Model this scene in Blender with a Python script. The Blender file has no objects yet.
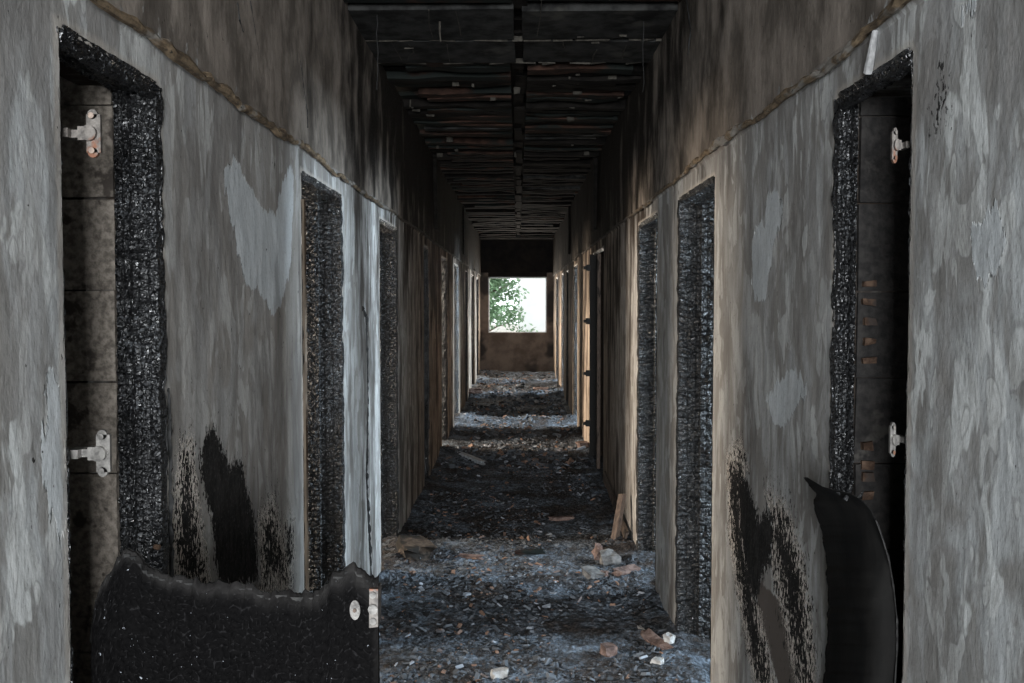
import bpy, bmesh, math, random
import numpy as np
from mathutils import Vector, Matrix, Euler
random.seed(7); RNG = np.random.default_rng(7)
D = bpy.data; COL = bpy.context.scene.collection; SC = bpy.context.scene
PI = math.pi

# ------------------------------------------------------------------ camera, world, lights, exposure
F = 950.0; CX, CY = 512.0, 341.5
CAMZ = 1.62
cam_d = D.cameras.new('camera'); cam = D.objects.new('camera', cam_d); COL.objects.link(cam)
cam_d.sensor_width = 36; cam_d.lens = F/1024*36; cam_d.clip_start = 0.05; cam_d.clip_end = 300
cam.location = (0, 0, CAMZ)
cam.rotation_euler = Euler((PI/2 - math.atan(38.5/F), 0, math.atan(6/F)), 'XYZ')
SC.camera = cam
CM = cam.rotation_euler.to_matrix()

SC.view_settings.view_transform = 'Standard'; SC.view_settings.look = 'None'
SC.view_settings.gamma = 1; SC.view_settings.exposure = 0.0
SC.view_settings.use_curve_mapping = False
SC.cycles.use_denoising = True
SC.cycles.max_bounces = 6; SC.cycles.diffuse_bounces = 4
SC.cycles.sample_clamp_indirect = 4.0

W = D.worlds.new('world'); SC.world = W; W.use_nodes = True
W.node_tree.nodes['Background'].inputs[0].default_value = (0.93, 0.97, 1.0, 1)
W.node_tree.nodes['Background'].inputs[1].default_value = 2.2

XL, XR = -0.80, 0.75          # corridor faces of the two walls
TH = 0.17                     # wall thickness
Y0, Y1 = -1.0, 20.1           # corridor from / to
ZC = 2.97; ZL = 2.19; ZD = 2.10
OUT = 3.4                     # room depth

# openings (y0, y1, kind)
LEFT = [(1.67,2.13,'closet'), (3.52,4.32,'door'), (5.50,6.28,'door'), (8.08,8.48,'closet'), (9.92,10.72,'door'),
        (11.9,12.7,'door'), (14.45,14.85,'closet'), (16.3,17.1,'door'), (18.3,19.1,'door')]
RIGHT = [(1.83,2.26,'closet'), (3.65,4.45,'door'), (5.13,5.94,'door'), (8.32,9.5,'closet'), (12.0,12.8,'door'),
         (14.2,14.6,'closet'), (15.6,16.4,'door'), (17.9,18.7,'door')]

def daylight(name, loc, rot, sx, sy, power, col):
    l = D.lights.new(name, 'AREA'); l.shape = 'RECTANGLE'; l.size = sx; l.size_y = sy
    l.energy = power; l.color = col
    o = D.objects.new(name, l); COL.objects.link(o); o.location = loc; o.rotation_euler = rot
    return o
# daylight in each room's window (the rooms' windows stand in the outer walls)
PL = {3.52:220, 5.50:380, 9.92:640, 11.9:560, 16.3:800, 18.3:600}
PR = {3.65:400, 5.13:430, 12.0:800, 15.6:850, 17.9:750}
for a, b, k in LEFT:
    if k == 'door':
        daylight('window_daylight', (XL-TH-OUT+0.02, (a+b)/2, 1.65), (0, -PI/2, 0), 1.2, 1.2, PL[a], (1.0, 0.86, 0.70))
for a, b, k in RIGHT:
    if k == 'door':
        daylight('window_daylight', (XR+TH+OUT-0.02, (a+b)/2, 1.65), (0, PI/2, 0), 1.2, 1.2, PR[a], (0.72, 0.87, 1.0))
# the hall behind the camera: its big window
daylight('hall_daylight', (0.1, -4.9, 1.75), (-PI/2, 0, PI), 3.2, 1.6, 1400, (0.93, 0.97, 1.0))
# daylight at the window at the corridor's end
daylight('end_daylight', (-0.01, 20.24, 1.58), (-PI/2, 0, 0), 1.2, 1.14, 48, (1.0, 0.90, 0.78))

# ------------------------------------------------------------------ helpers
def ray(px, py):
    v = CM @ Vector(((px-CX)/F, (CY-py)/F, -1)); return v
def on_x(px, py, x):          # where the sight line of a photo pixel meets the wall plane x
    v = ray(px, py); t = x/v.x; return Vector((x, v.y*t, CAMZ+v.z*t))
def on_y(px, py, y):
    v = ray(px, py); t = y/v.y; return Vector((v.x*t, y, CAMZ+v.z*t))
def on_z(px, py, z):
    v = ray(px, py); t = (z-CAMZ)/v.z; return Vector((v.x*t, v.y*t, z))

def mesh(name, verts, faces, mat=None, parent=None, smooth=False):
    me = D.meshes.new(name)
    if isinstance(verts, np.ndarray): verts = verts.tolist()
    if isinstance(faces, np.ndarray): faces = faces.tolist()
    me.from_pydata(verts, [], faces); me.update()
    if mat: me.materials.append(mat)
    if smooth: me.polygons.foreach_set('use_smooth', [True]*len(me.polygons))
    o = D.objects.new(name, me); COL.objects.link(o)
    if parent: o.parent = parent
    return o
def empty(name, loc=(0,0,0)):
    o = D.objects.new(name, None); COL.objects.link(o); o.location = loc; o.empty_display_size = 0.1
    return o
def tag(o, label=None, cat=None, group=None, kind=None):
    if label: o['label'] = label
    if cat: o['category'] = cat
    if group: o['group'] = group
    if kind: o['kind'] = kind
    return o
BOXF = [(0,3,2,1),(4,5,6,7),(0,1,5,4),(1,2,6,5),(2,3,7,6),(3,0,4,7)]
class MB:
    def __init__(s): s.v = []; s.f = []
    def box(s, x0,x1,y0,y1,z0,z1, m=None, j=0):
        n = len(s.v)
        for p in [(x0,y0,z0),(x1,y0,z0),(x1,y1,z0),(x0,y1,z0),(x0,y0,z1),(x1,y0,z1),(x1,y1,z1),(x0,y1,z1)]:
            p = Vector(p)
            if j: p += Vector([random.uniform(-j,j) for _ in range(3)])
            s.v.append(tuple(m @ p) if m else tuple(p))
        s.f += [tuple(n+i for i in f) for f in BOXF]; return s
    def tube(s, pts, r, n=6, rs=None, flat=1.0):
        pts = [Vector(p) for p in pts]; b = len(s.v)
        for i, p in enumerate(pts):
            d = (pts[min(i+1,len(pts)-1)] - pts[max(i-1,0)]).normalized()
            u = d.cross(Vector((0,0,1)));
            if u.length < 0.1: u = d.cross(Vector((1,0,0)))
            u.normalize(); w = u.cross(d); rr = rs[i] if rs else r
            for k in range(n):
                a = 2*PI*k/n; s.v.append(tuple(p + (u*math.cos(a)*flat + w*math.sin(a))*rr))
        for i in range(len(pts)-1):
            for k in range(n):
                k2 = (k+1)%n; s.f.append((b+i*n+k, b+i*n+k2, b+(i+1)*n+k2, b+(i+1)*n+k))
        s.f.append(tuple(b+k for k in range(n))[::-1]); s.f.append(tuple(b+(len(pts)-1)*n+k for k in range(n)))
        return s
    def cyl(s, c, axis, r, h, n=12, r2=None):
        c = Vector(c); a = Vector(axis).normalized()
        return s.tube([c-a*h/2, c+a*h/2], r, n, rs=[r, r if r2 is None else r2])
    def build(s, name, mat, parent=None, smooth=False): return mesh(name, s.v, s.f, mat, parent, smooth)

# numpy noises
def _hash(ix, iy, seed):
    h = (ix.astype(np.int64)*374761393 + iy.astype(np.int64)*668265263 + seed*1442695041) & 0xffffffff
    h = ((h ^ (h >> 13))*1274126177) & 0xffffffff
    return ((h ^ (h >> 16)) & 0xffffff)/float(0xffffff)
def vnoise(x, y, seed=0):
    ix = np.floor(x); iy = np.floor(y); fx = x-ix; fy = y-iy
    fx = fx*fx*(3-2*fx); fy = fy*fy*(3-2*fy)
    a = _hash(ix,iy,seed); b = _hash(ix+1,iy,seed); c = _hash(ix,iy+1,seed); d = _hash(ix+1,iy+1,seed)
    return (a*(1-fx)+b*fx)*(1-fy) + (c*(1-fx)+d*fx)*fy
def fbm(x, y, oct=4, seed=0):
    s = 0; a = .5; t = 0
    for i in range(oct): s = s + a*vnoise(x*2**i, y*2**i, seed+i*17); t += a; a *= .5
    return s/t
def cells(x, y, seed=0):       # distance to a cell border (0 at the crack) and a value per cell
    ix = np.floor(x); iy = np.floor(y); f1 = np.full(x.shape, 9.); f2 = np.full(x.shape, 9.); cid = np.zeros(x.shape)
    for dx in (-1,0,1):
        for dy in (-1,0,1):
            jx = ix+dx; jy = iy+dy
            px = jx+.15+.7*_hash(jx,jy,seed); py = jy+.15+.7*_hash(jx,jy,seed+5)
            d = np.hypot(px-x, py-y); nw = d < f1
            f2 = np.where(nw, f1, np.minimum(f2, d)); cid = np.where(nw, _hash(jx,jy,seed+9), cid); f1 = np.where(nw, d, f1)
    return f2-f1, cid
def gridfaces(nu, nv, mask=None):   # vertex index = i*nv + j
    i = np.arange(nu-1)[:,None]; j = np.arange(nv-1)[None,:]
    a = i*nv+j; q = np.stack([a, a+nv, a+nv+1, a+1], -1)
    return q[mask] if mask is not None else q.reshape(-1,4)
def sdf(px, py, poly):         # signed distance to polygon, negative inside
    d = np.full(px.shape, 1e9); ins = np.zeros(px.shape, bool); n = len(poly)
    for k in range(n):
        ax, ay = poly[k]; bx, by = poly[(k+1)%n]; ex, ey = bx-ax, by-ay
        t = np.clip(((px-ax)*ex+(py-ay)*ey)/(ex*ex+ey*ey+1e-12), 0, 1)
        d = np.minimum(d, np.hypot(px-ax-t*ex, py-ay-t*ey))
        c = ((ay > py) != (by > py)) & (px < (bx-ax)*(py-ay)/(by-ay+1e-12)+ax); ins ^= c
    return np.where(ins, -d, d)

# ------------------------------------------------------------------ materials
class NT:
    def __init__(s, name):
        s.m = D.materials.new(name); s.m.use_nodes = True; s.t = s.m.node_tree; s.n = s.t.nodes
        s.b = s.n['Principled BSDF']; s.pos = None
    def new(s, t, **k):
        n = s.n.new(t)
        for a, v in k.items(): setattr(n, a, v)
        return n
    def put(s, sock, v):
        if isinstance(v, bpy.types.NodeSocket): s.t.links.new(v, sock)
        elif isinstance(v, (tuple, list)) and sock.type == 'RGBA' and len(v) == 3: sock.default_value = (*v, 1)
        else: sock.default_value = v
    def P(s):
        if not s.pos: s.pos = s.new('ShaderNodeTexCoord').outputs['Object']
        return s.pos
    def math(s, op, a, b=0.0, c=0.0, clamp=False):
        n = s.new('ShaderNodeMath', operation=op, use_clamp=clamp)
        s.put(n.inputs[0], a); s.put(n.inputs[1], b); s.put(n.inputs[2], c); return n.outputs[0]
    def noise(s, scale=5, detail=4, rough=.55, stretch=(1,1,1), off=(0,0,0), dist=0.0):
        mp = s.new('ShaderNodeMapping'); s.put(mp.inputs[0], s.P()); mp.inputs['Scale'].default_value = stretch; mp.inputs['Location'].default_value = off
        n = s.new('ShaderNodeTexNoise'); s.put(n.inputs['Vector'], mp.outputs[0])
        n.inputs['Scale'].default_value = scale; n.inputs['Detail'].default_value = detail; n.inputs['Roughness'].default_value = rough; n.inputs['Distortion'].default_value = dist
        return n.outputs[0]
    def vor(s, scale=5, stretch=(1,1,1), feature='F1', out='Distance', warp=0.0):
        mp = s.new('ShaderNodeMapping'); mp.inputs['Scale'].default_value = stretch
        if warp:
            nn = s.new('ShaderNodeTexNoise'); s.put(nn.inputs['Vector'], s.P()); nn.inputs['Scale'].default_value = scale*.7
            vm = s.new('ShaderNodeVectorMath', operation='SCALE'); s.put(vm.inputs[0], nn.outputs['Color']); vm.inputs['Scale'].default_value = warp
            va = s.new('ShaderNodeVectorMath', operation='ADD'); s.put(va.inputs[0], s.P()); s.put(va.inputs[1], vm.outputs[0]); s.put(mp.inputs[0], va.outputs[0])
        else: s.put(mp.inputs[0], s.P())
        n = s.new('ShaderNodeTexVoronoi', feature=feature); s.put(n.inputs['Vector'], mp.outputs[0]); n.inputs['Scale'].default_value = scale
        return n.outputs[out]
    def ramp(s, v, a, b, lo=0.0, hi=1.0, smooth=True):
        n = s.new('ShaderNodeMapRange'); n.interpolation_type = 'SMOOTHSTEP' if smooth else 'LINEAR'
        s.put(n.inputs[0], v); n.inputs[1].default_value = a; n.inputs[2].default_value = b; n.inputs[3].default_value = lo; n.inputs[4].default_value = hi
        return n.outputs[0]
    def mix(s, f, a, b, mode='MIX'):
        n = s.new('ShaderNodeMix', data_type='RGBA', blend_type=mode)
        s.put(n.inputs[0], f); s.put(n.inputs[6], a); s.put(n.inputs[7], b); return n.outputs[2]
    def attr(s, name): return s.new('ShaderNodeAttribute', attribute_name=name).outputs['Fac']
    def bump(s, h, strength=.5, dist=.01, prev=None):
        n = s.new('ShaderNodeBump'); n.inputs['Strength'].default_value = strength; n.inputs['Distance'].default_value = dist
        s.put(n.inputs['Height'], h)
        if prev: s.put(n.inputs['Normal'], prev)
        return n.outputs[0]
    def done(s, col, rough=.8, normal=None, spec=.3, metal=0.0):
        s.put(s.b.inputs['Base Color'], col); s.put(s.b.inputs['Roughness'], rough)
        s.b.inputs['Specular IOR Level'].default_value = spec; s.put(s.b.inputs['Metallic'], metal)
        if normal: s.put(s.b.inputs['Normal'], normal)
        return s.m

def wall_material():
    t = NT('sooty_plaster')
    sep = t.new('ShaderNodeSeparateXYZ'); t.put(sep.inputs[0], t.P()); y, z = sep.outputs[1], sep.outputs[2]
    streak = t.noise(3.2, 5, .6, (1, 3.2, .55))
    fine = t.noise(34, 5, .65, (1, 1, .5))
    blot = t.noise(4.2, 5, .55, (1, 1.5, .7), (3,1,0), 1.0)
    blot2 = t.noise(9, 3, .5, (1, 1.2, .55), (7,2,5), .6)
    lowf = t.noise(1.4, 3, .5, (1,1,1), (0,4,0))
    # paint: three layers with crisp edges, like water marked distemper
    c = t.mix(t.ramp(blot, .42, .60), (.25,.245,.235), (.44,.455,.46))
    c = t.mix(t.ramp(blot2, .535, .57), c, (.56,.575,.57))
    ov = t.noise(11, 2, .4, (1, 1.5, .5), (6,3,2), .3)
    c = t.mix(t.math('MULTIPLY', t.ramp(ov, .60, .615), .5), c, (.60,.61,.60))
    c = t.mix(t.math('MULTIPLY', t.math('MULTIPLY', t.ramp(ov, .575, .59), t.ramp(ov, .615, .60)), .5), c, (.24,.24,.235))
    c = t.mix(t.math('MULTIPLY', t.ramp(t.noise(15, 6, .7, (1,1.3,.6), (8,1,1)), .50, .66), .45), c, (.22,.215,.205))
    drip = t.noise(6.5, 4, .5, (1, 1.7, .32), (2,9,4), .4)
    dripm = t.math('MULTIPLY', t.ramp(drip, .50, .54), t.ramp(z, 1.35, 2.05))
    c = t.mix(t.math('MULTIPLY', dripm, .75), c, (.20,.195,.190))
    c = t.mix(t.math('MULTIPLY', t.ramp(streak, .45, .68), .45), c, (.235,.220,.205))
    # warm grey middle zone
    warm = t.attr('warm')
    c = t.mix(warm, c, t.mix(t.ramp(streak, .40, .62), (.27,.245,.22), (.155,.140,.128)))
    # pale patches of exposed plaster
    n1 = t.math('MULTIPLY', t.math('SUBTRACT', t.noise(16, 5, .65, (1,1.6,.6)), .5), .11)
    pale = t.ramp(t.math('ADD', t.attr('pale'), n1), -.003, .003, 1, 0)
    c = t.mix(pale, c, t.mix(t.ramp(blot, .35, .65), (.42,.44,.45), (.50,.52,.53)))
    # soot with depth into the corridor, vertical streaks
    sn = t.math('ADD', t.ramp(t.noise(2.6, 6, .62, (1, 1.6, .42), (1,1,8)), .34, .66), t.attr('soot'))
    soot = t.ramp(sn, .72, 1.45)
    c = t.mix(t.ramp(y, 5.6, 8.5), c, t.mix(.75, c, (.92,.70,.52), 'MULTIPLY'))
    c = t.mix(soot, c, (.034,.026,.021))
    # wall above the ledge: browned, sooty; darkening with depth is partly painted shade
    up = t.attr('upper')
    uc = t.mix(t.ramp(t.noise(4.5, 7, .68, (1,1,.7), (5,5,5)), .36, .62), (.105,.090,.077), (.25,.215,.185))
    us = t.ramp(t.math('ADD', t.ramp(t.noise(3, 6, .6, (1,1.2,.6)), .25, .75), t.attr('usoot_shade')), .6, 1.35)
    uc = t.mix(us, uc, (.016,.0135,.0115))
    up2 = t.ramp(t.math('ADD', t.noise(14, 4, .6, (1,1,.6)), t.attr('upedge')), .48, .54)
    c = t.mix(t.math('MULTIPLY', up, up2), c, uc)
    c = t.mix(t.ramp(t.math('ADD', t.attr('bare'), t.math('MULTIPLY', n1, .5)), -.004, .004, 1, 0), c, (.105,.090,.080))
    # patches burnt to black, fringed by speckles
    hf = t.math('ADD', t.math('MULTIPLY', t.math('SUBTRACT', t.noise(30, 6, .75, (1,1.5,.8)), .5), .42), t.math('MULTIPLY', t.math('SUBTRACT', t.noise(85, 3, .6, (1,1.3,.7), (2,2,2)), .5), .42))
    fr = t.attr('fringe')
    d = t.math('ADD', t.attr('char'), t.math('MULTIPLY', hf, fr))
    bz = t.math('MULTIPLY', t.ramp(fr, .65, .75), t.ramp(t.math('ADD', t.attr('char'), t.math('MULTIPLY', hf, .55)), .028, .036, 1, 0))
    c = t.mix(t.math('MULTIPLY', bz, .9), c, (.62,.56,.50))
    ch = t.ramp(d, -.004, .003, 1, 0)
    c = t.mix(ch, c, t.mix(t.ramp(fine, .35,.7), (.013,.0125,.012), (.030,.028,.027)))
    # pale dust rim at the cut edges of the openings
    rim = t.math('MULTIPLY', t.ramp(t.math('ADD', t.attr('rim'), t.math('MULTIPLY', t.math('SUBTRACT', fine, .5), .03)), .012, .030, 1, 0), .62)
    c = t.mix(t.math('MULTIPLY', rim, t.math('SUBTRACT', 1.0, ch)), c, (.40,.365,.325))
    chip = t.ramp(t.noise(48, 3, .6, (1,1,.6), (4,4,1)), .715, .73)
    c = t.mix(chip, c, (.035,.033,.031))
    c = t.mix(t.math('MULTIPLY', t.ramp(t.noise(120, 4, .7, (1,1,.7), (1,7,1)), .52, .70), .35), c, (.12,.115,.11))
    h = t.math('ADD', t.math('MULTIPLY', fine, .5), t.math('MULTIPLY', blot2, .5))
    h2 = t.math('SUBTRACT', t.math('ADD', h, t.math('MULTIPLY', pale, .25)), t.math('MULTIPLY', ch, .5))
    return t.done(c, .88, t.bump(h2, .6, .008), .04)

def char_mat(name, lo=(.006,.006,.0065), hi=(.04,.04,.042), rough=.42, scale=70, stretch=(1,1,1), bump=.7, spec=.55, ash=None):
    t = NT(name)
    v = t.vor(scale, stretch, 'DISTANCE_TO_EDGE', warp=.01); n = t.noise(scale*1.6, 5, .65, stretch)
    big = t.noise(5, 4, .6)
    c = t.mix(t.ramp(n, .45, .72), lo, hi)
    if ash: c = t.mix(t.math('MULTIPLY', t.ramp(n, .55, .66), t.ramp(big, .42, .6)), c, ash)
    h = t.math('ADD', t.ramp(v, 0, .18), t.math('MULTIPLY', n, .5))
    return t.done(c, t.ramp(n, .35, .65, rough-.1, rough+.25), t.bump(h, bump, .003), spec)

def simple(name, a, b, scale=20, rough=.8, bump=.4, spec=.12, stretch=(1,1,1), metal=0.0, c3=None, t3=.62, bd=.004):
    t = NT(name); n = t.noise(scale, 5, .62, stretch); n2 = t.noise(scale*.23, 4, .6, stretch, (3,3,3))
    c = t.mix(t.ramp(n, .32, .68), a, b)
    if c3: c = t.mix(t.ramp(n2, t3-.03, t3+.05), c, c3)
    return t.done(c, rough, t.bump(n, bump, bd), spec, metal)

M = {}
M['wall'] = wall_material()
M['char'] = char_mat('charred_timber', (.003,.003,.0033), (.014,.0145,.0165), .32, 90, (1,1,1), .7, .60, (.09,.097,.105))
M['char_leaf'] = char_mat('charred_door_leaf', (.010,.0095,.010), (.022,.021,.022), .5, 60, (1,1,1), .35, .35)
M['char_dull'] = char_mat('dull_soot', (.010,.0095,.009), (.028,.026,.024), .75, 40, (1,1,1), .5, .25)
M['leaf_black'] = simple('smooth_char', (.004,.004,.004), (.009,.0085,.008), 14, .8, .5, .06, (1,1,.4))
M['ash_edge'] = simple('ash_edge', (.012,.012,.012), (.035,.034,.033), 60, .85, .5)
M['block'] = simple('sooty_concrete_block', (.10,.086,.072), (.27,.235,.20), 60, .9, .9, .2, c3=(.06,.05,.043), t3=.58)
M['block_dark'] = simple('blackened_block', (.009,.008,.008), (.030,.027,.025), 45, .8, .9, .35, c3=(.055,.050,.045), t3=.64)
M['mortar'] = simple('dark_mortar', (.012,.011,.010), (.024,.021,.019), 50, .95, .6)
M['void'] = simple('hollow_dark', (.004,.004,.004), (.008,.007,.007), 20, .9, .1)
M['clay'] = simple('scorched_clay', (.04,.024,.017), (.13,.085,.06), 40, .85, .5, c3=(.05,.04,.035), t3=.56)
M['clay_dark'] = simple('sooty_clay', (.012,.0075,.006), (.042,.023,.017), 18, .9, .8, .08, (.5,1,1), c3=(.010,.012,.011), t3=.47)
M['ceil_black'] = simple('sooty_ceiling_tile', (.003,.0027,.0024), (.010,.0085,.0075), 22, .9, .9, .08, (.5,1,1), c3=(.022,.016,.012), t3=.66)
M['ceil_grey'] = simple('smoked_concrete', (.006,.006,.006), (.030,.030,.029), 9, .9, .9, .08, c3=(.050,.048,.043), t3=.60)
M['ceil_pale'] = simple('pale_mortar_crust', (.022,.020,.017), (.055,.050,.042), 30, .9, .8)
M['rust'] = simple('scorched_steel', (.05,.044,.040), (.14,.125,.112), 60, .5, .3, .4, metal=.3, c3=(.13,.055,.03), t3=.60)
M['steel'] = simple('smoked_steel', (.07,.066,.062), (.19,.18,.168), 50, .35, .2, .5, metal=.5)
M['steel_red'] = simple('rusty_screw', (.16,.12,.10), (.26,.2,.16), 90, .5, .2, .5, metal=.3)
M['black_iron'] = simple('black_iron', (.010,.010,.010), (.03,.03,.03), 30, .6, .2)
M['pale_plaster'] = simple('pale_plaster', (.22,.215,.21), (.40,.40,.39), 30, .85, .5, c3=(.20,.19,.18), t3=.60)
M['grey_plaster'] = simple('grey_plaster', (.14,.14,.14), (.30,.30,.30), 26, .9, .6, c3=(.05,.05,.05), t3=.6)
M['grey_rub'] = simple('grey_rubble', (.07,.07,.07), (.17,.165,.16), 26, .9, .6, c3=(.03,.03,.03), t3=.56)
M['slab'] = simple('sooty_slab', (.035,.028,.023), (.085,.068,.055), 26, .9, .6, c3=(.02,.018,.016), t3=.52)
M['brick_red'] = simple('broken_red_brick', (.085,.056,.047), (.185,.135,.118), 40, .9, .6, c3=(.07,.05,.045), t3=.6)
M['brown_wood'] = simple('scorched_wood', (.055,.040,.032), (.12,.09,.072), 30, .8, .5, .3, (6,1,1), c3=(.02,.016,.013), t3=.58)
M['pale_wood'] = simple('ash_white_plank', (.30,.33,.36), (.5,.54,.58), 22, .8, .4, .3, (5,1,1))
M['room'] = simple('sooty_room_plaster', (.10,.095,.09), (.24,.23,.215), 3, .85, .3, .2, (1,1,.6), c3=(.06,.055,.05), t3=.6)
M['room_floor'] = simple('ashy_room_floor', (.07,.072,.075), (.16,.165,.17), 9, .9, .6)
M['hall'] = simple('hall_plaster', (.28,.28,.27), (.40,.40,.39), 3, .85, .3, .2)
M['end'] = simple('smoked_end_wall', (.10,.075,.058), (.20,.155,.125), 3.5, .7, .4, .3, c3=(.035,.028,.024), t3=.53)
M['end_black'] = simple('black_end_beam', (.006,.005,.005), (.015,.012,.010), 6, .75, .3)

def ledge_mat():
    t = NT('scorched_ledge'); sep = t.new('ShaderNodeSeparateXYZ'); t.put(sep.inputs[0], t.P())
    n = t.noise(40, 6, .7, (1,.45,1)); k = t.noise(7, 4, .6, (1,.6,1), (1,1,1))
    c = t.mix(t.ramp(n, .35, .65), (.055,.038,.024), (.20,.145,.09))
    c = t.mix(t.ramp(k, .52, .58), c, (.20,.185,.165))
    c = t.mix(t.ramp(n, .60, .68), c, (.02,.017,.014))
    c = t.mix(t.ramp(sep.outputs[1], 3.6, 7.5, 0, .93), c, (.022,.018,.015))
    return t.done(c, .8, t.bump(n, .9, .006), .3)
M['ledge'] = ledge_mat()

def floor_mat():
    t = NT('ash_covered_floor'); n = t.noise(38, 6, .72); b = t.noise(3.0, 5, .6, (1,1.3,1)); v = t.vor(55, feature='F1'); m = t.noise(12, 5, .7)
    c = t.mix(t.ramp(n, .40, .64), (.014,.016,.018), (.105,.122,.145))
    c = t.mix(t.math('MULTIPLY', t.ramp(b, .46, .62), .75), c, t.mix(t.ramp(n, .35, .6), (.085,.105,.13), (.19,.23,.28)))
    c = t.mix(t.math('MULTIPLY', t.ramp(m, .50, .60), .8), c, (.028,.026,.026))
    c = t.mix(t.ramp(t.noise(60, 4, .7, (1,1,1), (9,9,9)), .68, .71), c, (.32,.34,.37))
    br = t.math('MULTIPLY', t.ramp(t.noise(1.7, 5, .65, (1,1,1), (4,2,7)), .47, .60), t.ramp(m, .3, .55, .5, .9))
    c = t.mix(br, c, t.mix(t.ramp(n, .4, .7), (.012,.010,.009), (.060,.042,.032)))
    h = t.math('ADD', n, t.math('MULTIPLY', v, .6))
    return t.done(c, .85, t.bump(h, .9, .02), .3)
M['floor'] = floor_mat()
def chips_mat():
    t = NT('burnt_chips')
    oi = t.attr('tone')
    n = t.noise(30, 3)
    c = t.mix(t.ramp(oi, .0, .55), (.010,.010,.011), (.085,.095,.108))
    c = t.mix(t.ramp(oi, .80, .84), c, (.17,.105,.075))
    c = t.mix(t.ramp(oi, .93, .95), c, (.22,.24,.27))
    return t.done(c, .8, t.bump(n, .5, .004), .35)
M['chips'] = chips_mat()

# ------------------------------------------------------------------ floor, as a bed of ash with low ridges
def floor_h(x, y):
    x = np.asarray(x, float); y = np.asarray(y, float)
    h = .028*fbm(x*3.1, y*2.3, 3, 3) + .022*fbm(x*13, y*11, 4, 11) + .010*fbm(x*45, y*40, 2, 31)
    c, cid = cells(x*26+fbm(x*9,y*9,2,5)*2, y*22, 3); h = h + .009*np.clip(c*2, 0, 1)*cid
    for yy, a, w in ((6.15,.030,.22),(9.7,.055,.30),(11.3,.05,.25),(12.6,.06,.22),(15.7,.07,.35),(16.8,.08,.3),(18.2,.06,.4),(19.5,.12,.5)):
        yw = yy + .25*(fbm(x*1.7, y*0+yy, 2, 8)-.5)*2
        h = h + a*np.exp(-((y-yw)/w)**2)*(.6+.8*fbm(x*4, y*3, 2, 44))
    h = h + np.clip((y-8)/12, 0, 1)*.05
    # debris heaped against the right wall between the doors, and loose ash along both skirts
    h = h + .05*np.exp(-((x-XR)/.13)**2)*fbm(x*8, y*5, 3, 21) + .05*np.exp(-((x-XL)/.15)**2)*fbm(x*8, y*5, 3, 22)
    return h
ys = np.concatenate([np.arange(-1.0, 3.2, .08), np.arange(3.2, 8.0, .0125), np.arange(8.0, 13, .025), np.arange(13, Y1+.03, .05)])
xs = np.arange(XL-TH-.05, XR+TH+.06, .0135)
Yg, Xg = np.meshgrid(ys, xs, indexing='ij'); Zg = floor_h(Xg, Yg)
fl = mesh('floor', np.stack([Xg, Yg, Zg], -1).reshape(-1,3), gridfaces(len(ys), len(xs)), M['floor'], smooth=False)
fl.data.flip_normals()
tag(fl, 'corridor floor buried in blue grey ash and black char debris', 'floor', kind='structure')
mb = MB().box(-6, 6, -6, 21.5, -.2, -.02); sl = mb.build('floor_slab', M['room_floor'])
tag(sl, 'ashy concrete floor slab running under the burnt side rooms', 'floor', kind='structure')

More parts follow.
